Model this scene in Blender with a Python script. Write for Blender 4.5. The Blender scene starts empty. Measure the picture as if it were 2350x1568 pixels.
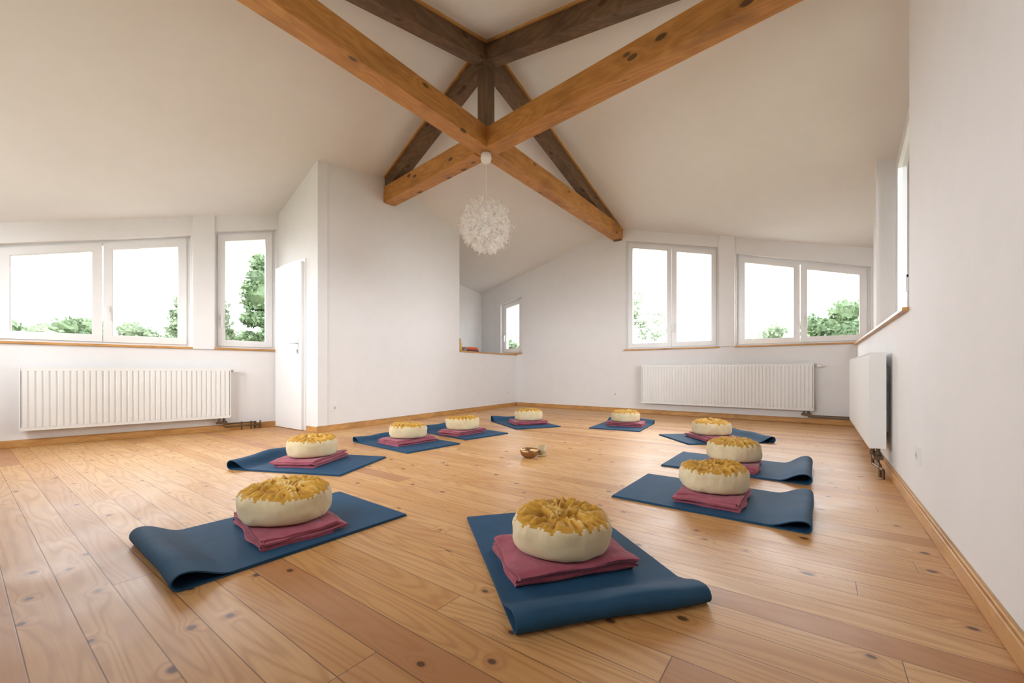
import bpy, math, random
import numpy as np
import mathutils
from mathutils import Vector, noise
random.seed(4)
scene=bpy.context.scene
V=Vector
# ------------------------------------------------------------------ materials
class NT:
    def __init__(s,name):
        s.m=bpy.data.materials.new(name); s.m.use_nodes=True
        s.t=s.m.node_tree; s.b=s.t.nodes['Principled BSDF']; s.out=s.t.nodes['Material Output']
    def set(s,sock,v):
        if isinstance(v,bpy.types.NodeSocket): s.t.links.new(v,sock)
        elif v is not None:
            if isinstance(v,(tuple,list)) and len(v)==3 and sock.type=='RGBA': v=(*v,1)
            sock.default_value=v
    def M(s,op,a,b=None,c=None):
        n=s.t.nodes.new('ShaderNodeMath'); n.operation=op
        s.set(n.inputs[0],a)
        if b is not None: s.set(n.inputs[1],b)
        if c is not None: s.set(n.inputs[2],c)
        return n.outputs[0]
    def obj(s):
        n=s.t.nodes.new('ShaderNodeTexCoord'); return n.outputs['Object']
    def sep(s,v):
        n=s.t.nodes.new('ShaderNodeSeparateXYZ'); s.set(n.inputs[0],v); return n.outputs
    def comb(s,x,y,z):
        n=s.t.nodes.new('ShaderNodeCombineXYZ')
        s.set(n.inputs[0],x);s.set(n.inputs[1],y);s.set(n.inputs[2],z); return n.outputs[0]
    def noise(s,v,scale=1.,detail=2.,rough=.5):
        n=s.t.nodes.new('ShaderNodeTexNoise'); s.set(n.inputs['Vector'],v)
        n.inputs['Scale'].default_value=scale;n.inputs['Detail'].default_value=detail;n.inputs['Roughness'].default_value=rough
        return n.outputs[0]
    def white(s,v):
        n=s.t.nodes.new('ShaderNodeTexWhiteNoise'); n.noise_dimensions='3D'; s.set(n.inputs['Vector'],v); return n.outputs['Value']
    def voro(s,v,scale=1.,dim='3D'):
        n=s.t.nodes.new('ShaderNodeTexVoronoi'); n.voronoi_dimensions=dim; s.set(n.inputs['Vector'],v); n.inputs['Scale'].default_value=scale
        return n.outputs['Distance'],n.outputs['Color']
    def mapr(s,v,a,b,c=0.,d=1.,smooth=False):
        n=s.t.nodes.new('ShaderNodeMapRange'); s.set(n.inputs[0],v)
        if smooth:n.interpolation_type='SMOOTHSTEP'
        for i,k in enumerate((a,b,c,d)): n.inputs[i+1].default_value=k
        return n.outputs[0]
    def mix(s,f,a,b,mode='MIX'):
        n=s.t.nodes.new('ShaderNodeMix'); n.data_type='RGBA'; n.blend_type=mode
        s.set(n.inputs[0],f); s.set(n.inputs[6],a); s.set(n.inputs[7],b); return n.outputs[2]
    def bump(s,h,strength=.3,dist=.01):
        n=s.t.nodes.new('ShaderNodeBump'); s.set(n.inputs['Height'],h)
        n.inputs['Strength'].default_value=strength;n.inputs['Distance'].default_value=dist
        s.t.links.new(n.outputs[0],s.b.inputs['Normal'])
    def base(s,c): s.set(s.b.inputs['Base Color'],c)
    def p(s,**k):
        for a,v in k.items(): s.set(s.b.inputs[a.replace('_',' ')],v)
        return s

def plain(name,col,rough=.5,metal=0.,bump=0,bscale=200,var=.0):
    n=NT(name); o=n.obj()
    if var: 
        f=n.noise(o,6.,3.); n.base(n.mix(n.mapr(f,.3,.7),tuple(c*(1-var) for c in col),tuple(min(1,c*(1+var)) for c in col)))
    else: n.base(col)
    n.p(Roughness=rough,Metallic=metal)
    if bump: n.bump(n.noise(o,bscale,3.),bump,.002)
    return n.m
M_wall=plain('wall_plaster',(.85,.84,.835),.85,bump=.12,bscale=90,var=.012)
M_ceil=plain('ceiling_plaster',(.84,.825,.81),.9,bump=.08,bscale=60,var=.01)
M_white=plain('white_lacquer',(.88,.88,.88),.3,var=.01)
M_rad=plain('radiator_enamel',(.88,.88,.86),.35,var=.01)
M_plastic=plain('white_plastic',(.85,.85,.84),.3)
M_dark=plain('dark_gap',(.03,.03,.03),.6)
M_metal=plain('brushed_steel',(.6,.6,.6),.3,1.)
M_pipe=plain('bronzed_pipe',(.16,.11,.07),.4,.7)

def wood(name,c1,c2,axis,rough=.55,knots=True,dark=(.06,.025,.008)):
    n=NT(name); o=n.sep(n.obj()); x,y,z=o[0],o[1],o[2]
    L,a,b={'x':(x,y,z),'y':(y,x,z),'z':(z,x,y)}[axis]
    v=n.comb(n.M('MULTIPLY',L,.8),n.M('MULTIPLY',a,5.),n.M('MULTIPLY',b,5.))
    g=n.noise(v,1.,2.)
    d,c=n.voro(n.comb(n.M('MULTIPLY',L,3.),n.M('MULTIPLY',a,6.),n.M('MULTIPLY',b,6.)),1.)
    g2=n.M('ADD',g,n.mapr(d,0,.4,.15,0))
    r=n.M('SINE',n.M('MULTIPLY',g2,55.))
    fine=n.noise(n.comb(n.M('MULTIPLY',L,3.),n.M('MULTIPLY',a,90.),n.M('MULTIPLY',b,90.)),1.,3.)
    f=n.M('ADD',n.mapr(r,-1,1,0,.45),n.mapr(fine,.3,.7,0,.5))
    col=n.mix(f,c1,c2)
    big=n.noise(n.comb(n.M('MULTIPLY',L,2.5),n.M('MULTIPLY',a,5.),n.M('MULTIPLY',b,5.)),1.,3.)
    col=n.mix(n.mapr(big,.5,.72,0,.6),col,tuple(k*.5 for k in c2))
    if knots: col=n.mix(n.mapr(d,.10,.17,.85,0,True),col,dark)
    n.base(col); n.p(Roughness=rough); n.bump(f,.15,.003)
    return n.m
PINE=((.60,.29,.075),(.42,.165,.032))
M_beam={a:wood('pine_beam_'+a,PINE[0],PINE[1],a,.5) for a in 'xy'}
M_old={a:wood('aged_rafter_'+a,(.21,.12,.062),(.115,.063,.033),a,.6) for a in 'xyz'}
M_trim={a:wood('pine_trim_'+a,(.66,.37,.13),(.52,.25,.07),a,.4,False) for a in 'xy'}

def floor_mat():
    n=NT('pine_floorboards'); o=n.sep(n.obj()); x,y=o[0],o[1]
    W=.108; Lb=2.3
    yy=n.M('DIVIDE',y,W); row=n.M('FLOOR',yy); fy=n.M('FRACT',yy)
    off=n.white(n.comb(row,3.3,1.7))
    xx=n.M('ADD',n.M('DIVIDE',x,Lb),n.M('MULTIPLY',off,7.)); col=n.M('FLOOR',xx); fx=n.M('FRACT',xx)
    idv=n.white(n.comb(row,col,.5)); id2=n.white(n.comb(col,row,7.5))
    sy=n.M('MULTIPLY',n.M('MINIMUM',fy,n.M('SUBTRACT',1.,fy)),W)
    sx=n.M('MULTIPLY',n.M('MINIMUM',fx,n.M('SUBTRACT',1.,fx)),Lb)
    seam=n.mapr(n.M('MINIMUM',sy,sx),.0006,.0020,1,0)
    d,c=n.voro(n.comb(n.M('ADD',n.M('MULTIPLY',x,3.4),n.M('MULTIPLY',id2,17.)),n.M('ADD',n.M('MULTIPLY',y,4.6),n.M('MULTIPLY',idv,9.)),0.),1.,'2D')
    cs=n.sep(c)
    keep=n.M('GREATER_THAN',cs[0],.35)
    ksize=n.mapr(cs[1],0,1,.022,.07)
    kn=n.M('MULTIPLY',keep,n.mapr(n.M('DIVIDE',d,ksize),.6,1.2,1,0,True))
    g=n.noise(n.comb(n.M('MULTIPLY',x,.75),n.M('MULTIPLY',y,7.),n.M('MULTIPLY',idv,40.)),1.,1.5)
    g=n.M('ADD',g,n.M('MULTIPLY',keep,n.mapr(d,0,.22,.09,0,True)))
    ring=n.M('POWER',n.mapr(n.M('SINE',n.M('MULTIPLY',g,95.)),-1,1),2.2)
    fine=n.noise(n.comb(n.M('MULTIPLY',x,4.),n.M('MULTIPLY',y,160.),idv),1.,2.)
    pale=(.74,.45,.195); mid=(.63,.335,.115); red=(.45,.195,.078)
    colr=n.mix(n.mapr(idv,0,.8),pale,mid)
    colr=n.mix(n.mapr(id2,.80,.97,0,.85),colr,red)
    colr=n.mix(n.M('MULTIPLY',ring,.45),colr,(.43,.18,.048))
    colr=n.mix(n.mapr(fine,.35,.75,0,.3),colr,(.45,.2,.07))
    colr=n.mix(n.M('MULTIPLY',n.M('MULTIPLY',keep,n.mapr(d,.03,.12,.6,0,True)),.8),colr,(.42,.16,.045))
    colr=n.mix(n.M('MULTIPLY',kn,.9),colr,(.085,.032,.015))
    colr=n.mix(n.M('MULTIPLY',seam,.8),colr,(.10,.04,.015))
    n.base(colr)
    n.p(Roughness=n.mapr(n.noise(n.obj(),3.,3.),.3,.7,.38,.50))
    n.bump(n.M('SUBTRACT',n.M('MULTIPLY',ring,.08),seam),.25,.002)
    return n.m
M_floor=floor_mat()

def cloth(name,c1,c2,scale=300,rough=.9,bump=.3,wr=0.):
    n=NT(name); o=n.obj(); f=n.noise(o,14.,3.); n.base(n.mix(n.mapr(f,.3,.7),c1,c2)); n.p(Roughness=rough,Sheen_Weight=.15)
    hgt=n.noise(o,scale,2.)
    if wr: hgt=n.M('ADD',n.M('MULTIPLY',hgt,.35),n.M('MULTIPLY',n.noise(o,wr,2.,.4),2.5))
    n.bump(hgt,bump,.0015 if not wr else .004); return n.m
M_mat=cloth('blue_mat_foam',(.005,.056,.130),(.008,.070,.158),500,.75,.25)
M_mat.node_tree.nodes['Principled BSDF'].inputs['Sheen Weight'].default_value=0
M_blanket=cloth('rose_wool',(.31,.065,.095),(.40,.098,.14),220,.95,.5,28.)
M_cream=cloth('cream_cotton',(.66,.55,.33),(.72,.61,.40),260,.9,.5,22.)
def gold():
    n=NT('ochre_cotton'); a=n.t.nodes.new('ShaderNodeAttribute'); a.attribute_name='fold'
    f=a.outputs['Fac']; c=n.mix(n.mapr(f,0.1,.55),(.34,.15,.010),(.60,.32,.035)); c=n.mix(n.mapr(f,.68,.98,0,.85),c,(.80,.62,.28))  # crease shade and pale ridge highlights painted into the colour by fold height
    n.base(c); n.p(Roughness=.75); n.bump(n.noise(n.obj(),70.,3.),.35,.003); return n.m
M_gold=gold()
def glassm():
    n=NT('window_glass'); t=n.t.nodes.new('ShaderNodeBsdfTransparent'); g=n.t.nodes.new('ShaderNodeBsdfGlossy'); g.inputs['Roughness'].default_value=.02
    m=n.t.nodes.new('ShaderNodeMixShader'); fr=n.t.nodes.new('ShaderNodeFresnel'); fr.inputs[0].default_value=1.25
    n.t.links.new(fr.outputs[0],m.inputs[0]); n.t.links.new(t.outputs[0],m.inputs[1]); n.t.links.new(g.outputs[0],m.inputs[2])
    n.t.links.new(m.outputs[0],n.out.inputs[0]); return n.m
M_glass=glassm()
def leafm(name,c1,c2):
    n=NT(name); f=n.noise(n.obj(),1.3,3.); f2=n.noise(n.obj(),9.,2.)
    c=n.mix(n.mapr(n.M('ADD',f,n.M('MULTIPLY',n.M('SUBTRACT',f2,.5),.8)),.3,.7),c1,c2)
    n.base(c); n.p(Roughness=.6)
    tr=n.t.nodes.new('ShaderNodeBsdfTranslucent'); n.set(tr.inputs[0],c); m=n.t.nodes.new('ShaderNodeMixShader'); m.inputs[0].default_value=.4
    n.t.links.new(n.b.outputs[0],m.inputs[1]);n.t.links.new(tr.outputs[0],m.inputs[2]);n.t.links.new(m.outputs[0],n.out.inputs[0]); return n.m
M_leaf=leafm('leaves_green',(.07,.115,.055),(.115,.165,.075))
M_leafp=leafm('leaves_pale',(.12,.16,.095),(.17,.215,.125))
M_bark=plain('bark',(.12,.09,.06),.9,bump=.5,bscale=20)
M_grass=plain('dry_meadow',(.15,.15,.10),.9,var=.2)

# ------------------------------------------------------------------ mesh builder
class MB:
    def __init__(s): s.v=[];s.f=[];s.mi=[];s.mats=[]
    def mid(s,m):
        if m not in s.mats:s.mats.append(m)
        return s.mats.index(m)
    def add(s,vs,fs,m):
        b=len(s.v); k=s.mid(m); s.v+= [tuple(v) for v in vs]
        for f in fs: s.f.append(tuple(b+i for i in f)); s.mi.append(k)
    def hexa(s,p,m): # p: 4 bottom ccw, 4 top
        s.add(p,[(3,2,1,0),(4,5,6,7),(0,1,5,4),(1,2,6,5),(2,3,7,6),(3,0,4,7)],m)
    def box(s,a,b,m):
        x0,y0,z0=a;x1,y1,z1=b
        s.hexa([(x0,y0,z0),(x1,y0,z0),(x1,y1,z0),(x0,y1,z0),(x0,y0,z1),(x1,y0,z1),(x1,y1,z1),(x0,y1,z1)],m)
    def fbox(s,F,s0,s1,o0,o1,z0,z1,m):
        s.hexa([F(s0,o0,z0),F(s1,o0,z0),F(s1,o1,z0),F(s0,o1,z0),F(s0,o0,z1),F(s1,o0,z1),F(s1,o1,z1),F(s0,o1,z1)],m)
    def cyl(s,p0,p1,r0,r1,m,n=16,cap=True):
        p0=V(p0);p1=V(p1);d=(p1-p0).normalized(); a=d.orthogonal().normalized(); b=d.cross(a)
        vs=[];
        for p,r in((p0,r0),(p1,r1)):
            for i in range(n):
                t=2*math.pi*i/n; vs.append(p+a*math.cos(t)*r+b*math.sin(t)*r)
        fs=[(i,(i+1)%n,n+(i+1)%n,n+i) for i in range(n)]
        if cap: fs+= [tuple(range(n))[::-1],tuple(range(n,2*n))]
        s.add(vs,fs,m)
    def lathe(s,prof,c,m,n=32):
        c=V(c);vs=[];fs=[]
        for r,z in prof:
            for i in range(n):
                t=2*math.pi*i/n; vs.append(c+V((r*math.cos(t),r*math.sin(t),z)))
        for k in range(len(prof)-1):
            for i in range(n):
                fs.append((k*n+i,k*n+(i+1)%n,(k+1)*n+(i+1)%n,(k+1)*n+i))
        s.add(vs,fs,m)
    def tube(s,pts,r,m,n=10):
        for a,b in zip(pts[:-1],pts[1:]): s.cyl(a,b,r,r,m,n)
    def obj(s,name,smooth=False,bevel=0,parent=None,fix=True):
        me=bpy.data.meshes.new(name); me.from_pydata(s.v,[],s.f)
        for m in s.mats: me.materials.append(m)
        me.polygons.foreach_set('material_index',s.mi)
        me.update()
        if fix:
            import bmesh
            bm=bmesh.new();bm.from_mesh(me);bmesh.ops.recalc_face_normals(bm,faces=bm.faces);bm.to_mesh(me);bm.free()
        if smooth: me.shade_smooth()
        o=bpy.data.objects.new(name,me); scene.collection.objects.link(o)
        if bevel:
            b=o.modifiers.new('bevel','BEVEL'); b.width=bevel; b.segments=2; b.limit_method='ANGLE'
        if parent:o.parent=parent
        return o
def auto(o,ang=35):
    me=o.data
    me.shade_smooth()
    try: me.set_sharp_from_angle(angle=math.radians(ang))
    except Exception: pass
def frame(O,D,N):
    O=V((*O,0));D=V((*D,0)).normalized();N=V((*N,0)).normalized()
    return lambda s,o,z:O+D*s+N*o+V((0,0,z))

# ------------------------------------------------------------------ roof function
XC,YC=-2.85,3.4
SK=-.116   # skew of the cross ridge
XN=[-6.1,XC,.6]
ZN=[[1.92,3.2,2.4],[2.9,4.2,3.36],[2.43,3.25,2.30]]
def yc(x): return YC+SK*(x-XC)
def roofz(x,y):
    i=0 if x<XN[1] else 1
    m=yc(x); Y=[-.5,m,7.05]; j=0 if y<m else 1
    t=(x-XN[i])/(XN[i+1]-XN[i]); u=(y-Y[j])/(Y[j+1]-Y[j])
    return (1-u)*((1-t)*ZN[j][i]+t*ZN[j][i+1])+u*((1-t)*ZN[j+1][i]+t*ZN[j+1][i+1])
# ceiling
mb=MB()
xs=[-6.4+(XN[1]+6.4)*i/10 for i in range(11)]+[XN[1]+(.86-XN[1])*i/10 for i in range(1,11)]
vs=[];fs=[]
ny=21;nx=len(xs)
for j in range(ny):
    for x in xs:
        m=yc(x)
        y=-.78+(m+.78)*j/10 if j<=10 else m+(7.33-m)*(j-10)/10
        vs.append((x,y,roofz(x,y)))
nv=len(vs); vs+= [(x,y,z+.2) for x,y,z in vs]
for j in range(ny-1):
    for i in range(nx-1):
        q=(j*nx+i,j*nx+i+1,(j+1)*nx+i+1,(j+1)*nx+i)
        fs.append(q[::-1]); fs.append(tuple(k+nv for k in q))
for i in range(nx-1):
    fs.append((i,i+1,i+1+nv,i+nv)); a=(ny-1)*nx+i; fs.append((a+1,a,a+nv,a+1+nv))
for j in range(ny-1):
    fs.append(((j+1)*nx,j*nx,j*nx+nv,(j+1)*nx+nv)); a=j*nx+nx-1; fs.append((a,a+nx,a+nx+nv,a+nv))
mb.add(vs,fs,M_ceil); o=mb.obj('ceiling'); auto(o,8)
# floor
mb=MB(); mb.box((-6.4,-.78,-.15),(.86,7.33,0),M_floor); mb.obj('floor')

def wall(name,F,s0,s1,th,openings=(),splits=(),ztop=None,o_in=0.):
    mb=MB()
    br=sorted(set([s0,s1]+[k for op in openings for k in op[:2]]+list(splits)))
    def rt(s,o):
        p=F(s,o,0); return (roofz(p.x,p.y)+.03) if ztop is None else ztop
    for a,b in zip(br[:-1],br[1:]):
        mid=(a+b)/2; op=[q for q in openings if q[0]-1e-6<=mid<=q[1]+1e-6]
        def piece(zb0,zb1,zt):
            P=[]
            for (s,o,zb) in((a,o_in,zb0),(b,o_in,zb1),(b,th,zb1),(a,th,zb0)): P.append(F(s,o,zb))
            for (s,o) in((a,o_in),(b,o_in),(b,th),(a,th)): P.append(F(s,o,zt if zt is not None else rt(s,o)))
            mb.hexa(P,M_wall)
        if op:
            q=op[0]; tp=lambda s:q[3]+(q[4]-q[3])*(s-q[0])/(q[1]-q[0])
            piece(0,0,q[2]); piece(tp(a),tp(b),None)
        else: piece(0,0,None)
    return mb,lambda:mb.obj(name)

win_n=[0]
def window(F,s0,s1,zb,zt0,zt1,muls,off=.08,handles=True,portal=True,sill=True,saxis='y'):
    win_n[0]+=1; name='window_%d'%win_n[0]
    mb=MB()
    def ring(a,b,z,t0,t1,w,o0,o1,m):
        sl=(t1-t0)/(b-a); wt=w*math.sqrt(1+sl*sl); T=lambda s:t0+sl*(s-a)
        A=[(a,z),(b,z),(b,t1),(a,t0)]; B=[(a+w,z+w),(b-w,z+w),(b-w,T(b-w)-wt),(a+w,T(a+w)-wt)]
        for i in range(4):
            j=(i+1)%4
            q=[A[i],A[j],B[j],B[i]]
            mb.hexa([F(s,o0,zz) for s,zz in q]+[F(s,o1,zz) for s,zz in q],m)
        return B
    T=lambda s:zt0+(zt1-zt0)*(s-s0)/(s1-s0)
    w=.04
    ring(s0,s1,zb,zt0,zt1,w,off,off+.08,M_white)
    edges=[s0+w-.01]+list(muls)+[s1-w+.01]
    for k,(a,b) in enumerate(zip(edges[:-1],edges[1:])):
        g=.004
        B=ring(a+g,b-g,zb+w-.012,T(a+g)-w+.012,T(b-g)-w+.012,.07,off-.018,off+.05,M_white)
        mb.add([F(s,off+.02,z) for s,z in B],[(0,1,2,3)],M_glass)
        a2,b2=B[0][0],B[1][0]
        ring(a2-.006,b2+.006,B[0][1]-.006,B[3][1]+.006,B[2][1]+.006,.012,off-.012,off+.03,M_white)
        if handles and (k>0 or len(edges)==2):
            sx=a+.04; hz=zb+.38
            mb.fbox(F,sx-.013,sx+.013,off-.03,off-.018,hz-.035,hz+.035,M_plastic)
            mb.fbox(F,sx-.009,sx+.009,off-.055,off-.03,hz-.01,hz+.01,M_plastic)
            mb.fbox(F,sx-.009,sx+.009,off-.06,off-.045,hz-.12,hz+.01,M_plastic)
    mb.obj(name)
    if sill:
        m2=MB(); m2.fbox(F,s0-.02,s1+.02,-.03,off+.005,zb-.022,zb+.001,M_trim[saxis]); m2.obj('trim_%d'%win_n[0],bevel=.003)
    if portal:
        c=F((s0+s1)/2,off+.16,(zb+max(zt0,zt1))/2); n=(F(0,-1,0)-F(0,0,0))
        L=bpy.data.lights.new('window_daylight_portal','AREA'); L.shape='RECTANGLE'; L.size=s1-s0; L.size_y=max(zt0,zt1)-zb; L.cycles.is_portal=True
        lo=bpy.data.objects.new('window_daylight_portal',L); scene.collection.objects.link(lo); lo.location=c
        lo.rotation_euler=n.to_track_quat('-Z','Z').to_euler()

def baseboard(name,F,s0,s1,axis):
    m=MB(); m.fbox(F,s0,s1,-.022,.0,0,.062,M_trim[axis]); m.fbox(F,s0,s1,-.014,0,.062,.07,M_trim[axis]); return m.obj(name,bevel=.003)
def post(mb,F,a,b,zb,o0=-.045,o1=.05):
    P=[F(a,o0,zb),F(b,o0,zb),F(b,o1,zb),F(a,o1,zb)]
    P+= [F(s,o,roofz(F(s,o,0).x,F(s,o,0).y)+.02) for s,o in((a,o0),(b,o0),(b,o1),(a,o1))]
    mb.hexa(P,M_wall)

# left wall
FL=frame((-6.1,.27),(.4,2.29),(-2.29,.4))
W1=(-.05,1.41,1.0,1.89,2.30); W2=(1.645,2.30,1.0,2.40,2.58)
mb,fin=wall('wall_left',FL,-.95,2.33,.28,[W1,W2])
post(mb,FL,1.425,1.63,.98,-.035)
fin()
window(FL,*W1,[.68]); window(FL,*W2,[])
baseboard('baseboard_left',FL,-.8,2.32,'y')
# outer wall of the stair side
FO=frame((-6.05,2.8),(0,1),(-1,0))
mb,fin=wall('wall_stairwell',FO,0,4.45,.28,splits=(.98,))
mb.hexa([V(p) for p in ((-6.33,2.8,0),(-5.70,2.68,0),(-5.70,2.80,0),(-6.33,2.92,0),(-6.33,2.8,3),(-5.70,2.68,3.1),(-5.70,2.80,3.1),(-6.33,2.92,3))],M_wall)
fin()
# back wall : s=X
FB=frame((0,7.05),(1,0),(0,1))
W3=(-2.72,-1.235,1.10,3.02,2.64); W4=(-.985,.56,1.10,2.50,2.07); W5=(-5.5,-4.95,1.10,2.15,2.27)
mb,fin=wall('wall_back',FB,-6.3,.86,.28,[W3,W4,W5],splits=(-2.85,))
post(mb,FB,-1.21,-1.0,1.10,-.045)
fin()
window(FB,*W5,[],saxis='x'); window(FB,*W3,[-1.945],saxis='x'); window(FB,*W4,[-.19],saxis='x')
baseboard('baseboard_back',FB,-5.04,.415,'x')
# right wall: s=Y
FR=frame((.415,0),(0,1),(1,0))
mb,fin=wall('wall_right',FR,-.7,3.18,.44,splits=(yc(.415),))
mb.fbox(FR,3.18,7.05,0,.44,0,1.06,M_wall)
post(mb,FR,5.35,5.6,1.06,.05,.44)
P=[FR(5.6,.19,1.06),FR(7.05,.19,1.06),FR(7.05,.44,1.06),FR(5.6,.44,1.06)]
P+=[FR(s,o,roofz(.415+o,s)+.02) for s,o in((5.6,.19),(7.05,.19),(7.05,.44),(5.6,.44))]
mb.hexa(P,M_wall)
fin()
zt=lambda y:roofz(.62,y)-.06
m=MB(); 
for a,b in((3.18,3.4),(3.4,5.35)):
    P=[FR(a,.2,zt(a)),FR(b,.2,zt(b)),FR(b,.44,zt(b)),FR(a,.44,zt(a))]; P+=[FR(s,o,roofz(.415+o,s)+.02) for s,o in((a,.2),(b,.2),(b,.44),(a,.44))]
    m.hexa(P,M_wall)
m.obj('trim_header')
window(FR,3.4,5.33,1.08,zt(3.4),zt(5.33),[4.37],off=.2,sill=False)
m=MB(); m.fbox(FR,3.18,7.04,-.03,.2,1.06,1.08,M_trim['y']); m.obj('trim_ledge',bevel=.003)
m=MB(); m.fbox(FR,3.185,3.4,.2,.28,1.08,zt(3.2),M_wall); m.obj('trim_reveal')
baseboard('baseboard_right',FR,-.5,7.03,'y')
# front wall (behind the camera) with unseen windows, added and sized for fill light
FF=frame((0,-.5),(1,0),(0,-1))
WF=[(-5.6,-3.0,1.0,2.05,2.85),(-2.5,-1.1,1.0,2.8,2.5)]
mb,fin=wall('wall_front',FF,-6.4,.86,.28,WF,splits=(-2.85,)); fin()
window(FF,*WF[0],[-4.3],saxis='x'); window(FF,*WF[1],[-1.8],saxis='x')
baseboard('baseboard_front',FF,-6.2,.41,'x')
# closet : door wall
FD=frame((-5.75,2.56),(1,0),(0,1))
mb,fin=wall('wall_door_side',FD,-.1,1.03,.12); fin()
# middle wall
FM=frame((-4.72,2.56),(-.36,4.49),(-4.49,-.36))
LM=math.hypot(.36,4.49)
mb,fin=wall('wall_middle',FM,0,2.62,.14,splits=(1.06,)); fin()
mb=MB(); mb.fbox(FM,2.62,LM,0,.14,0,1.05,M_wall); mb.obj('wall_stair_parapet')
m=MB(); m.fbox(FM,2.62,LM-.005,-.03,.17,1.05,1.072,M_trim['y']); m.obj('trim_parapet',bevel=.003)
baseboard('baseboard_middle',FM,-.02,LM,'y')
m=MB(); m.fbox(FD,.80,1.05,-.022,0,0,.062,M_trim['x']); m.obj('baseboard_door_side',bevel=.003)
# door
dm=MB()
dm.fbox(FD,.03,.765,-.012,-.0005,0,2.09,M_white)
dm.fbox(FD,.075,.745,-.05,-.012,.008,2.05,M_white)
hx=.66
dm.fbox(FD,hx-.018,hx+.018,-.058,-.05,.93,1.12,M_metal)
dm.cyl(FD(hx,-.055,1.06),FD(hx,-.10,1.06),.009,.009,M_metal)
dm.cyl(FD(hx+.005,-.10,1.06),FD(hx-.115,-.10,1.06),.009,.009,M_metal)
dm.cyl(FD(hx,-.05,.97),FD(hx,-.061,.97),.009,.009,M_dark)
dm.obj('door_1',bevel=.002)

# ------------------------------------------------------------------ beams
h=.09; z0,z1=3.05,3.27
truss=bpy.data.objects.new('timber_roof_truss',None); scene.collection.objects.link(truss)
def AX(ax,sgn):
    if ax=='x':
        d=V((1,SK,0)).normalized()*sgn
    else: d=V((0,1,0))*sgn
    n=V((-d.y,d.x,0))
    return lambda t,o,z: V((XC,YC,0))+d*t+n*o+V((0,0,z))
b=MB(); b.box((XC-h,-.5,z0),(XC+h,7.05,z1),M_beam['y']); b.obj('tie_beam_long',bevel=.007,parent=truss)
GX=AX('x',1)
b=MB()
for a,e in((-1.96,-h),(h,3.3)): b.fbox(GX,a,e,-h,h,z0-.012,z1-.012,M_beam['x'])
b.obj('tie_beam_cross',bevel=.007,parent=truss)
def rafter(ax,sgn,L):
    hw=.07; dp=.22; G=AX(ax,sgn)
    t0=.07
    def rz(t,o): p=G(t,o,0); return roofz(p.x,p.y)
    b=MB()
    b.hexa([G(t0,-hw,rz(t0,0)-dp),G(L,-hw,rz(L,0)-dp),G(L,hw,rz(L,0)-dp),G(t0,hw,rz(t0,0)-dp),
            G(t0,-hw,rz(t0,0)+.01),G(L,-hw,rz(L,0)+.01),G(L,hw,rz(L,0)+.01),G(t0,hw,rz(t0,0)+.01)],M_old[ax])
    b.obj('rafter_'+ax+('p' if sgn>0 else 'n'),bevel=.005,parent=truss)
    b=MB(); hs=hw+.024
    for o0,o1 in((-hs,-hw),(hw,hs)):
        b.hexa([G(t,o,rz(t,o)-.024) for t,o in((t0,o0),(L,o0),(L,o1),(t0,o1))]+[G(t,o,rz(t,o)+.01) for t,o in((t0,o0),(L,o0),(L,o1),(t0,o1))],M_trim[ax])
    b.obj('rafter_trim_'+ax+('p' if sgn>0 else 'n'),parent=truss)
rafter('x',-1,1.96); rafter('x',1,3.29); rafter('y',1,3.65); rafter('y',-1,3.9)
b=MB(); b.box((XC-.065,YC-.065,z1-.01),(XC+.065,YC+.065,roofz(XC,YC)+.0),M_old['z']); b.box((XC-.085,YC-.085,roofz(XC,YC)-.27),(XC+.085,YC+.085,roofz(XC,YC)-.01),M_old['z']); b.obj('king_post',bevel=.005,parent=truss)

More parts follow.
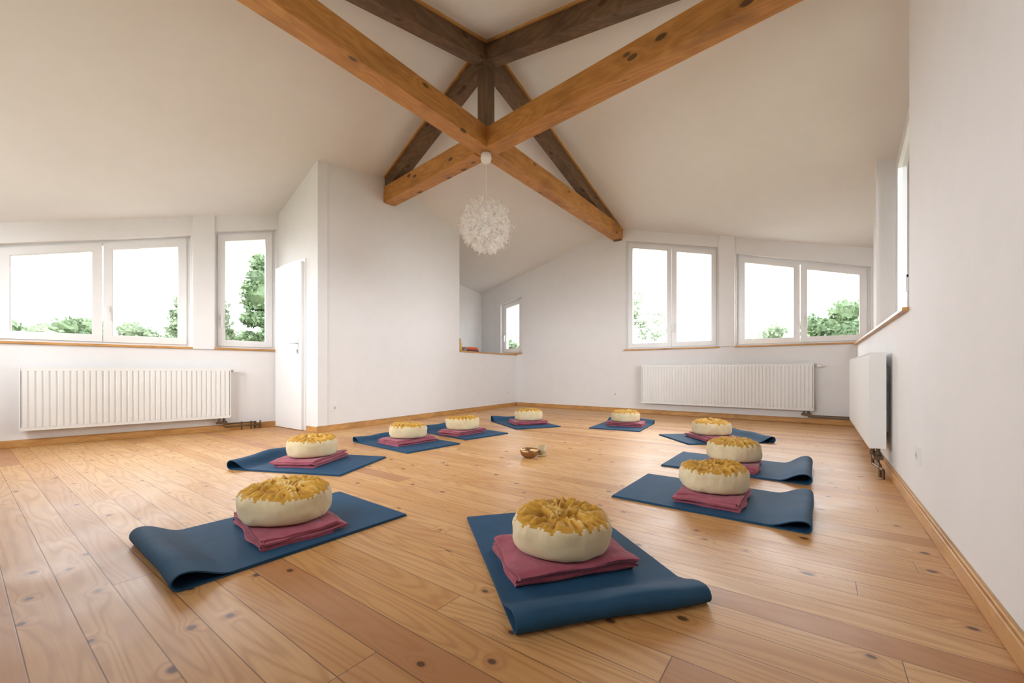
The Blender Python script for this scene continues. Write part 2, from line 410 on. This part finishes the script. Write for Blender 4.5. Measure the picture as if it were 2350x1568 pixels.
# ------------------------------------------------------------------ radiators
def radiator(F,s0,s1,z0,z1,valve_top=1,pipe=1):
    b=MB(); o0,o1=-.035,-.125
    n=max(4,round((s1-s0-.03)/.045)); a=s0+.012;e=s1-.012;p=(e-a)/n
    prof=[]
    for k in range(n):
        x=a+k*p; prof+=[(x,o1+.012),(x+p*.12,o1+.012),(x+p*.28,o1),(x+p*.84,o1)]
    prof+=[(e,o1+.012)]
    def corr(z_a,z_b):
        vs=[];fs=[]
        for s,o in prof: vs+=[F(s,o,z_a),F(s,o,z_b)]
        for i in range(len(prof)-1): fs.append((2*i,2*i+2,2*i+3,2*i+1))
        b.add(vs,fs,M_rad)
    corr(z0+.03,z1-.035)
    b.fbox(F,s0+.01,s1-.01,o1+.004,o1+.02,z1-.038,z1-.008,M_rad)
    b.fbox(F,s0+.01,s1-.01,o1+.004,o1+.02,z0,z0+.032,M_rad)
    b.fbox(F,s0+.01,s1-.01,o1+.02,o1+.03,z0,z1-.01,M_rad)
    b.fbox(F,s0+.01,s1-.01,o0-.012,o0,z0,z1-.01,M_rad)
    for s in(s0,s1-.01): b.fbox(F,s,s+.01,o1+.002,o0+.002,z0+.005,z1,M_rad)
    b.fbox(F,s0+.01,s1-.01,o1+.004,o1+.02,z1-.01,z1,M_rad); b.fbox(F,s0+.01,s1-.01,o0-.014,o0,z1-.01,z1,M_rad)
    k=s0+.02
    while k<s1-.02:
        b.fbox(F,k,k+.01,o1+.02,o0-.014,z1-.008,z1-.002,M_rad); k+=.022
    for s in(s0+.2,s1-.2): b.fbox(F,s-.015,s+.015,o0,-.001,z0+.1,z1-.1,M_rad)
    sv=s1 if valve_top>0 else s0; d=1 if valve_top>0 else -1
    b.cyl(F(sv,-.08,z1-.04),F(sv+d*.03,-.08,z1-.04),.012,.012,M_metal)
    b.cyl(F(sv+d*.03,-.08,z1-.04),F(sv+d*.085,-.08,z1-.04),.02,.017,M_plastic,20)
    if pipe:
        sp=s1-.06 if pipe>0 else s0+.06; d=1 if pipe>0 else -1
        for off,dx in((-.07,0),(-.095,-.05*d)):
            q=sp+dx
            b.cyl(F(q,off,z0+.01),F(q,off,z0-.05),.012,.012,M_pipe)
            b.cyl(F(q,off,z0-.03),F(q,off,z0-.055),.018,.018,M_pipe)
        b.fbox(F,sp-.08,sp+.03,-.10,-.05,z0-.07,z0-.045,M_pipe)
    return b
b=radiator(FL,.13,1.78,.16,.76)
for k,zz in((0,.085),(1,.05)):
    b.tube([FL(1.72,-.07-.02*k,.12),FL(1.72,-.07-.02*k,zz),FL(2.05+.05*k,-.07-.02*k,zz),FL(2.05+.05*k,-.03,zz),FL(2.05+.05*k,-.03,.0)],.009,M_pipe)
for s in(1.9,2.0,2.1): b.cyl(FL(s,-.07,.0),FL(s,-.07,.1),.009,.009,M_pipe)
auto(b.obj('radiator'),30)
b=radiator(FB,-2.39,-.035,.18,.83)
b.tube([FB(-.095,-.07,.12),FB(-.095,-.07,.09),FB(.36,-.07,.09)],.009,M_pipe); b.tube([FB(-.14,-.09,.12),FB(-.14,-.09,.115),FB(.36,-.09,.115)],.009,M_pipe)
auto(b.obj('radiator'),30)
b=radiator(FR,3.8,5.95,.18,.85,valve_top=1,pipe=-1)
b.tube([FR(3.86,-.07,.12),FR(3.86,-.07,.08),FR(3.74,-.07,.08),FR(3.74,-.07,.0)],.009,M_pipe)
b.tube([FR(3.91,-.095,.12),FR(3.91,-.095,.06),FR(3.68,-.06,.06),FR(3.68,-.06,.0)],.009,M_pipe)
auto(b.obj('radiator'),30)

# ------------------------------------------------------------------ sockets
M_rec=plain('socket_recess',(.6,.6,.58),.5)
def socket(F,s,z,switch=False):
    b=MB(); b.fbox(F,s-.041,s+.041,-.010,0,z-.041,z+.041,M_plastic)
    if switch:
        b.fbox(F,s-.03,s+.03,-.016,-.010,z-.03,z+.03,M_plastic); o=b.obj('light_switch',bevel=.002)
    else:
        b.cyl(F(s,-.0095,z),F(s,-.0115,z),.022,.022,M_plastic,24); b.cyl(F(s,-.011,z),F(s,-.0118,z),.019,.019,M_rec,24)
        for d in(-.0095,.0095): b.cyl(F(s+d,-.0117,z),F(s+d,-.0125,z),.0025,.0025,M_dark,8)
        o=b.obj('wall_socket',bevel=.001)
    return o
socket(FR,2.9,.295); socket(FM,.22,.27); socket(FM,4.13,.28); socket(FB,-2.9,.31); socket(FD,.92,1.1,True)

# ------------------------------------------------------------------ yoga sets
def ribbon(path,th,w,nseg,fn,m,name):
    n=len(path); nor=[]
    for i in range(n):
        a=V(path[max(0,i-1)]);b=V(path[min(n-1,i+1)]); d=(b-a).normalized(); nor.append(V((-d.y,d.x)))
    vs=[];fs=[]
    for j in range(nseg+1):
        y=-w/2+w*j/nseg
        for i in range(n):
            p=V(path[i])
            for sg in(1,-1):
                q=p+nor[i]*th/2*sg; vs.append(fn(q.x,y,q.y,i/(n-1)))
    I=lambda j,i,s:(j*n+i)*2+s
    for j in range(nseg):
        for i in range(n-1):
            fs.append((I(j,i,0),I(j,i+1,0),I(j+1,i+1,0),I(j+1,i,0)))
            fs.append((I(j,i,1),I(j+1,i,1),I(j+1,i+1,1),I(j,i+1,1)))
        fs.append((I(j,0,0),I(j+1,0,0),I(j+1,0,1),I(j,0,1))); k=n-1
        fs.append((I(j,k,0),I(j,k,1),I(j+1,k,1),I(j+1,k,0)))
    for j in(0,nseg):
        for i in range(n-1): fs.append((I(j,i,0),I(j,i,1),I(j,i+1,1),I(j,i+1,0)))
    b=MB(); b.add(vs,fs,m); o=b.obj(name); auto(o,50); return o

def yoga_mat(cx,cy,ang,L=.93,W=.62,R=.030,seed=0):
    th=.0055; path=[]; xc=L/2-R-.003; zc=R+.0035
    for i in range(30): path.append((-L/2+(xc+L/2)*i/29,.0035))
    for i in range(1,15):
        t=-math.pi/2+math.pi*i/14; path.append((xc+R*math.cos(t),zc+R*math.sin(t)))
    D=.15; ztop=zc+R; zl=.0100
    for i in range(1,17):
        u=i/16; path.append((xc-D*u,zl+(ztop-zl)*(.5+.5*math.cos(math.pi*u))))
    for i in range(1,20): path.append((xc-D-(xc-D+L/2-.006)*i/19,zl))
    def fn(x,y,z,t):
        f=max(0,(x-.15)/.3); k=1+ .28*noise.noise(V((seed*7.1,y*4,0)))*min(1,f)
        zz=z*k if z>.013 else z
        xx=x+ (.012*noise.noise(V((y*3,seed*3.3,5.)))*min(1,f))
        return (xx,y,max(zz,.0008))
    o=ribbon(path,th,W,26,fn,M_mat,'yoga_mat')
    o.location=(cx,cy,0); o.rotation_euler=(0,0,ang); return o

def blanket(cx,cy,ang,seed,top=.0128,W=.44,D=.33):
    # folded wool blanket: serpentine layers with loose, slightly flared edges
    pitch=.0135; th=.0112; n=4; path=[]
    rr=random.Random(seed)
    for k in range(n):
        e0=-D/2+rr.uniform(0,.03); e1=D/2-rr.uniform(0,.03)
        seq=[e0+(e1-e0)*i/18 for i in range(19)]
        if k%2: seq=seq[::-1]
        for x in seq: path.append((x,th/2+k*pitch))
        if k<n-1:
            xe=seq[-1]; sg=1 if k%2==0 else -1
            for i in range(1,6):
                t=-math.pi/2+math.pi*i/6; path.append((xe+sg*pitch*.75*math.cos(t),th/2+k*pitch+pitch/2+pitch/2*math.sin(t)))
    yoff=[rr.uniform(-.012,.012) for _ in range(n+1)]
    def fn(x,y,z,t):
        lf=z/pitch; lay=min(n-1,int(lf))
        out=max(0,min(1,(math.hypot(x,y)-.15)/.09))
        lift=out*(.013*noise.noise(V((x*7,y*7,seed*3.7)))+.006*noise.noise(V((x*18,y*18,seed*1.7+lay*.4))))*(z/.05)
        yy=y*(1+.08*noise.noise(V((lay*4.1,seed*1.9,0))))+yoff[lay]+.022*noise.noise(V((x*7,lay*1.3,seed)))
        xx=x+.018*noise.noise(V((y*6,lay*.9,seed*2.)))
        edge=max(0,abs(y)/(W/2)-.75)/.25
        zz=z+lift-edge*edge*.007*(z/.05)
        return (xx,yy,max(zz,.0006))
    o=ribbon(path,th,W,40,fn,M_blanket,'folded_blanket')
    o.location=(cx,cy,top); o.rotation_euler=(0,0,ang); return o

def cushion(cx,cy,z,ang,seed,R=.182,H=.135,oval=1.0):
    NA=180
    side=[(0,.0),(.5,.0),(.85,.001),(.93,.006),(.975,.02),(.995,.04),(1.0,.062),(1.0,.08),(.99,.098),(.972,.112),(.945,.123),(.91,.130),(.87,.133)]
    NTOP=36
    vs=[];val=[];nr=0
    def sag(x,y): return 1+.15*noise.noise(V((x*5,y*5,seed*9.)))
    def gather(t,c,s):
        ph=7*noise.noise(V((c*1.7,s*1.7,seed)))
        return (.65*math.sin(21*t+ph)+.35*math.sin(34*t-ph*1.3+2))*(.7+.6*noise.noise(V((c*2.5,s*2.5,seed+7.))))
    def wobf(c,s,k): return .05*noise.noise(V((c*1.4,s*1.4,seed*5.1)))+.04*noise.noise(V((c*1.6,s*1.6,seed*5.1+k*1.8)))+.03*noise.noise(V((c*4,s*4,seed*2.+k*4)))*(k>0)
    for r,zz in side:
        for a in range(NA):
            t=2*math.pi*a/NA; c,s=math.cos(t),math.sin(t)
            k=zz/.133; gk=max(0,(k-.5)/.5)
            rr=r*R*(1+wobf(c,s,k)+.020*gather(t,c,s)*gk); x,y=rr*c*oval,rr*s
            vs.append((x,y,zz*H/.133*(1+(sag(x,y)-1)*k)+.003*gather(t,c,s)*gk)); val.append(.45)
        nr+=1
    topstart=nr
    for i in range(1,NTOP+1):
        f=1-i/NTOP
        for a in range(NA):
            t=2*math.pi*a/NA; c,s=math.cos(t),math.sin(t)
            g=gather(t,c,s)
            r=.87*R*f*(1+(wobf(c,s,1)+.020*g)*f)
            x,y=r*c,r*s
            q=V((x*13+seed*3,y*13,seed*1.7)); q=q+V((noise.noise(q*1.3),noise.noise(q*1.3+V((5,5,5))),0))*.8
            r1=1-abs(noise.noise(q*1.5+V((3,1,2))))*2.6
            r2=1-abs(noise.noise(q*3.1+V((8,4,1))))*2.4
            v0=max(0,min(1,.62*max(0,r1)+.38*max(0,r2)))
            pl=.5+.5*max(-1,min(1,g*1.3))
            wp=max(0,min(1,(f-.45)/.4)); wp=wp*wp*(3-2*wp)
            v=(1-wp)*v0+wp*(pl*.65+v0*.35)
            env=min(1,(1-f)*7)
            zz=H+(v*.031-.006)*env-.016*(1-f)**1.2+.003*g*(1-env)+ H*(sag(x,y)-1)
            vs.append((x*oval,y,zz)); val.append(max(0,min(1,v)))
        nr+=1
    fs=[];mi=[]
    for k in range(nr-1):
        for a in range(NA):
            b2=(a+1)%NA
            t=2*math.pi*(a+.5)/NA; g=gather(t,math.cos(t),math.sin(t))
            lim=topstart-2 if g>.25 else (topstart-3 if g>-.35 else topstart-4)
            fs.append((k*NA+a,k*NA+b2,(k+1)*NA+b2,(k+1)*NA+a)); mi.append(0 if k<lim else 1)
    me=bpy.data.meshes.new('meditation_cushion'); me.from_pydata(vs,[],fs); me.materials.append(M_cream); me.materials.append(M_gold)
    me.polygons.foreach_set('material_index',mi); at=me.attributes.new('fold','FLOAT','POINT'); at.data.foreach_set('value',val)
    me.update(); me.shade_smooth()
    o=bpy.data.objects.new('meditation_cushion',me); scene.collection.objects.link(o)
    o.location=(cx,cy,z); o.rotation_euler=(0,0,ang); return o

SETS=[ # mat centre, outward vector, cushion centre
 (-.816,1.438,.774,-.633,-.775,1.37),
 (-1.965,.89,-.03,-1.,-1.943,.907),
 (-3.17,1.67,-.91,-.41,-3.19,1.685),
 (-3.31,2.70,-1,.07,-3.284,2.71),
 (-3.35,3.55,-.985,.13,-3.26,3.47),
 (-3.21,4.63,-.86,.51,-3.13,4.62),
 (-2.05,5.25,-.12,.99,-2.02,5.25),
 (-.88,4.81,.73,.68,-.89,4.72),
 (-.49,3.51,1,.0,-.503,3.47),
 (-.48,2.55,1,.0,-.471,2.547)]
bj=[.05,-.12,.05,.0,.1,-.08,.06,-.05,.04,.0]
for i,(mx,my,ox,oy,cx,cy) in enumerate(SETS):
    a=math.atan2(oy,ox)
    yoga_mat(mx,my,a,seed=i+1,R=.030+.004*((i*37)%3-1))
    blanket(cx,cy,a+bj[i],i+1)
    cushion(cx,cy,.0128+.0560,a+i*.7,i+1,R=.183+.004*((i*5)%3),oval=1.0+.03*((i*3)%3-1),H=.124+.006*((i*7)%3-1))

# ------------------------------------------------------------------ singing bowl and tealight
M_brass=plain('hammered_bronze',(.36,.21,.10),.35,.85,bump=.3,bscale=60)
b=MB(); c=(-1.93,2.86,0)
b.lathe([(0,.002),(.035,.002),(.05,.008),(.068,.028),(.076,.052),(.078,.07),(.074,.07),(.071,.052),(.062,.03),(.045,.013),(0,.009)],c,M_brass,40)
b.obj('singing_bowl',smooth=True)
M_wax=plain('wax',(.85,.8,.7),.5)
n=NT('frosted_glass'); n.base((.9,.75,.45)); n.p(Roughness=.3,Transmission_Weight=.6); M_frost=n.m  # amber tint paints the candle glow into the glass colour
n=NT('flame'); n.base((1,.6,.2)); n.p(Emission_Color=(1,.5,.12,1),Emission_Strength=10.); M_flame=n.m
b=MB(); c=(-1.882,2.98,0)
b.lathe([(0,.001),(.034,.001),(.037,.01),(.038,.085),(.035,.085),(.034,.012),(0,.01)],c,M_frost,28)
b.lathe([(0,.04),(.033,.04),(.033,.011)],c,M_wax,24)
b.lathe([(.0,.042),(.005,.048),(.006,.055),(.003,.068),(0,.075)],c,M_flame,12)
b.obj('tealight_glass',smooth=True)

# ------------------------------------------------------------------ pendant lamp
lamp=bpy.data.objects.new('pendant_lamp',None); scene.collection.objects.link(lamp)
LX,LY=XC,YC; LZ=2.26; LR=.29
b=MB(); b.lathe([(0,3.05),(.045,3.05),(.055,3.035),(.060,3.00),(.052,2.965),(.03,2.945),(0,2.94)],(LX,LY,0),M_plastic,28); b.obj('canopy',smooth=True,parent=lamp)
b=MB(); b.cyl((LX,LY,2.95),(LX,LY,LZ+.1),.0025,.0025,M_plastic,8); b.cyl((LX,LY,LZ+.12),(LX,LY,LZ+.03),.02,.02,M_plastic,16); b.lathe([(0,LZ+.04),(.02,LZ+.03),(.045,LZ-.02),(.045,LZ-.04),(.03,LZ-.07),(0,LZ-.08)],(LX,LY,0),M_plastic,20); b.obj('cord_and_bulb',parent=lamp)
n=NT('translucent_petal'); tr=n.t.nodes.new('ShaderNodeBsdfTranslucent'); tr.inputs[0].default_value=(.95,.92,.88,1); n.base((.93,.90,.86)); n.p(Roughness=.3)
tp=n.t.nodes.new('ShaderNodeBsdfTransparent'); m1=n.t.nodes.new('ShaderNodeMixShader'); m1.inputs[0].default_value=.5; m2=n.t.nodes.new('ShaderNodeMixShader'); m2.inputs[0].default_value=.66
n.t.links.new(n.b.outputs[0],m1.inputs[1]);n.t.links.new(tr.outputs[0],m1.inputs[2]);n.t.links.new(m1.outputs[0],m2.inputs[1]);n.t.links.new(tp.outputs[0],m2.inputs[2]);n.t.links.new(m2.outputs[0],n.out.inputs[0])
M_petal=n.m
b=MB(); C=V((LX,LY,LZ)); rnd=random.Random(3)
NP=620
for i in range(NP):
    zc=1-2*(i+.5)/NP; ph=i*2.39996; r=math.sqrt(1-zc*zc); d=V((r*math.cos(ph),r*math.sin(ph),zc))
    a=d.orthogonal().normalized(); a.rotate(mathutils.Quaternion(d,rnd.uniform(0,6.28))); bb=d.cross(a)
    rad=LR*rnd.uniform(.72,.93); w=rnd.uniform(.012,.028); L=rnd.uniform(.05,.085); curl=rnd.uniform(.8,1.9)
    vs=[];fs=[]; base=C+d*rad
    for k in range(7):
        u=k/6; th=curl*u*1.6; p=base+a*(L*math.sin(th)/1.3)+d*(L*(u*.35+(1-math.cos(th))*.3)-.02)
        ww=w*math.sin(math.pi*(.12+.8*u))
        vs+=[p-bb*ww,p+bb*ww]
    for k in range(6): fs.append((2*k,2*k+1,2*k+3,2*k+2))
    b.add(vs,fs,M_petal)
    if i%5==0: b.cyl(C+d*.03,base,.0012,.0012,M_plastic,4,False)
b.obj('petal_globe',smooth=True,parent=lamp,fix=False)

# ------------------------------------------------------------------ things on the parapet
M_or=plain('orange_cover',(.75,.16,.04),.5); M_rd=plain('red_cover',(.55,.05,.04),.5); M_bk=plain('black_cover',(.04,.04,.05),.5); M_pg=plain('paper',(.8,.77,.7),.8)
b=MB()
for k,(m,w,l,h2) in enumerate(((M_bk,.19,.36,.022),(M_rd,.17,.32,.025),(M_or,.16,.28,.03))):
    z=1.0725+sum((.022,.025,.03)[:k]); s=2.98+.01*k
    b.fbox(FM,s-l/2,s+l/2,.07-w/2+.02,.07+w/2-.02,z+.003,z+h2-.003,M_pg)
    b.fbox(FM,s-l/2-.004,s+l/2+.004,.07-w/2+.015,.07+w/2-.015,z,z+.003,m); b.fbox(FM,s-l/2-.004,s+l/2+.004,.07-w/2+.015,.07+w/2-.015,z+h2-.003,z+h2,m)
    b.fbox(FM,s-l/2-.004,s+l/2+.004,.07-w/2+.011,.07-w/2+.016,z,z+h2,m)
b.obj('book_stack')
M_gd=plain('gilded_wood',(.65,.40,.08),.4,.3)
b=MB(); c=FM(2.69,.045,0)
b.lathe([(0,1.0725),(.045,1.0725),(.045,1.085),(.03,1.095),(.04,1.12),(.042,1.145),(.03,1.18),(.028,1.205),(.014,1.22),(.02,1.24),(.02,1.262),(.01,1.28),(.003,1.295),(0,1.296)],(c.x,c.y,0),M_gd,20)
b.obj('small_statue',smooth=True)

# ------------------------------------------------------------------ outdoors
b=MB(); b.box((-103,-97,-3.4),(97,103,-3.2),M_grass); b.obj('ground_meadow')
def tree(x,y,ztop,r,hgt,m,n=2600,leaf=.16,seed=0,core=True):
    rg=np.random.default_rng(seed); base=MB()
    base.cyl((x,y,-3.2),(x,y,ztop-hgt*.6),.16,.07,M_bark,8)
    lob=[]
    for k in range(16):
        u=rg.uniform(0,1); zz=ztop-hgt+hgt*u*.86+ .1*r; rr=r*(1-.45*u)
        an=rg.uniform(0,6.28); lob.append((x+math.cos(an)*rr*.65,y+math.sin(an)*rr*.65,zz,rr*rg.uniform(.4,.65)))
    lob.append((x,y,ztop-r*.45,r*.45)); lob.append((x,y,ztop-r*1.1,r*.6)); lob.append((x,y,ztop-r*1.9,r*.8))
    P=[];Fc=[]
    if core:
        for (lx,ly,lz,lr) in lob:
            b0=len(P)
            for a in range(7):
                for c in range(10):
                    ph=math.pi*a/6; th=2*math.pi*c/10; d=V((math.sin(ph)*math.cos(th),math.sin(ph)*math.sin(th),math.cos(ph)))
                    q=lr*.82*(1+.35*noise.noise(d*2.5+V((lx,ly,lz)))); P.append((lx+d.x*q,ly+d.y*q,lz+d.z*q*.9))
            for a in range(6):
                for c in range(10): Fc.append((b0+a*10+c,b0+a*10+(c+1)%10,b0+(a+1)*10+(c+1)%10,b0+(a+1)*10+c))
    for i in range(n):
        l=lob[rg.integers(len(lob))]; d=rg.normal(size=3); d/=np.linalg.norm(d); q=np.array(l[:3])+d*l[3]*rg.uniform(.75,1.15)*np.array([1,1,.9])
        a=rg.normal(size=3);a/=np.linalg.norm(a); c=np.cross(a,rg.normal(size=3)); c/=np.linalg.norm(c); s=leaf*rg.uniform(.5,1.1)
        k=len(P); P+= [tuple(q-a*s-c*s*.2),tuple(q-c*s*.6),tuple(q+a*s+c*s*.2),tuple(q+c*s*.6)]; Fc.append((k,k+1,k+2,k+3))
    P=[(p[0],p[1],max(p[2],-3.15)) for p in P]
    base.add(P,Fc,m)
    return base.obj('tree',fix=False)
rt=random.Random(11)
T=[]
for i in range(13): T.append((-35+rt.uniform(-2,2),-.8+i*1.25,rt.uniform(3.2,4.3),rt.uniform(1.5,2.1),7,M_leaf if i%3 else M_leafp,2600,.17,1))
T+=[(-30,8.2,5.3,1.1,8,M_leafp,2500,.15,1),(-20,8.3,6.0,1.05,9,M_leaf,4500,.13,1),(-21,6.9,3.9,.9,7,M_leafp,2500,.14,1),(-24,11,4.5,1.6,7,M_leaf,2500,.17,1)]
for i in range(11): T.append((-9+i*1.45,34+rt.uniform(-2,2),rt.uniform(2.6,3.3),rt.uniform(1.6,2.1),6,M_leafp,2000,.17,1))
T+=[(1.1,24,4.0,1.4,7,M_leaf,3500,.14,1),(-.2,25,3.5,1.2,6.5,M_leaf,2500,.15,1),(-1.9,26,3.3,1.3,6,M_leafp,2500,.15,1),(3.4,25,3.8,1.8,6,M_leaf,2500,.17,1),(-8.5,24,5.4,.8,9,M_leafp,1200,.11,0),(-7.6,25,4.2,.9,7.5,M_leafp,1200,.12,0),
 (-14.2,21,2.9,1.4,5.5,M_leaf,2500,.14,1),(-16.8,22,3.2,1.6,6,M_leafp,2500,.14,1),(-12,22,2.6,1.6,5,M_leaf,2500,.16,1),(12,8,3.2,2,5,M_leaf,2500,.16,1)]
for k,(x,y,zt_,r,hh,m,nn,lf,co_) in enumerate(T): tree(x,y,zt_,r,hh,m,n=nn,leaf=lf,seed=k,core=bool(co_))

# ------------------------------------------------------------------ world
w=bpy.data.worlds.new('overcast_sky'); scene.world=w; w.use_nodes=True
bg=w.node_tree.nodes['Background']; bg.inputs[0].default_value=(.93,.965,1.0,1); bg.inputs[1].default_value=12.3
# ------------------------------------------------------------------ camera
cam=bpy.data.cameras.new('camera'); co=bpy.data.objects.new('camera',cam); scene.collection.objects.link(co)
co.location=(0,0,.72)
co.rotation_euler=(math.radians(90),0,math.atan2(700,950))
cam.lens=950/2350*36; cam.shift_y=68/2350
cam.sensor_width=36; cam.clip_start=.02
scene.camera=co
scene.view_settings.view_transform='Standard'
scene.view_settings.exposure=0
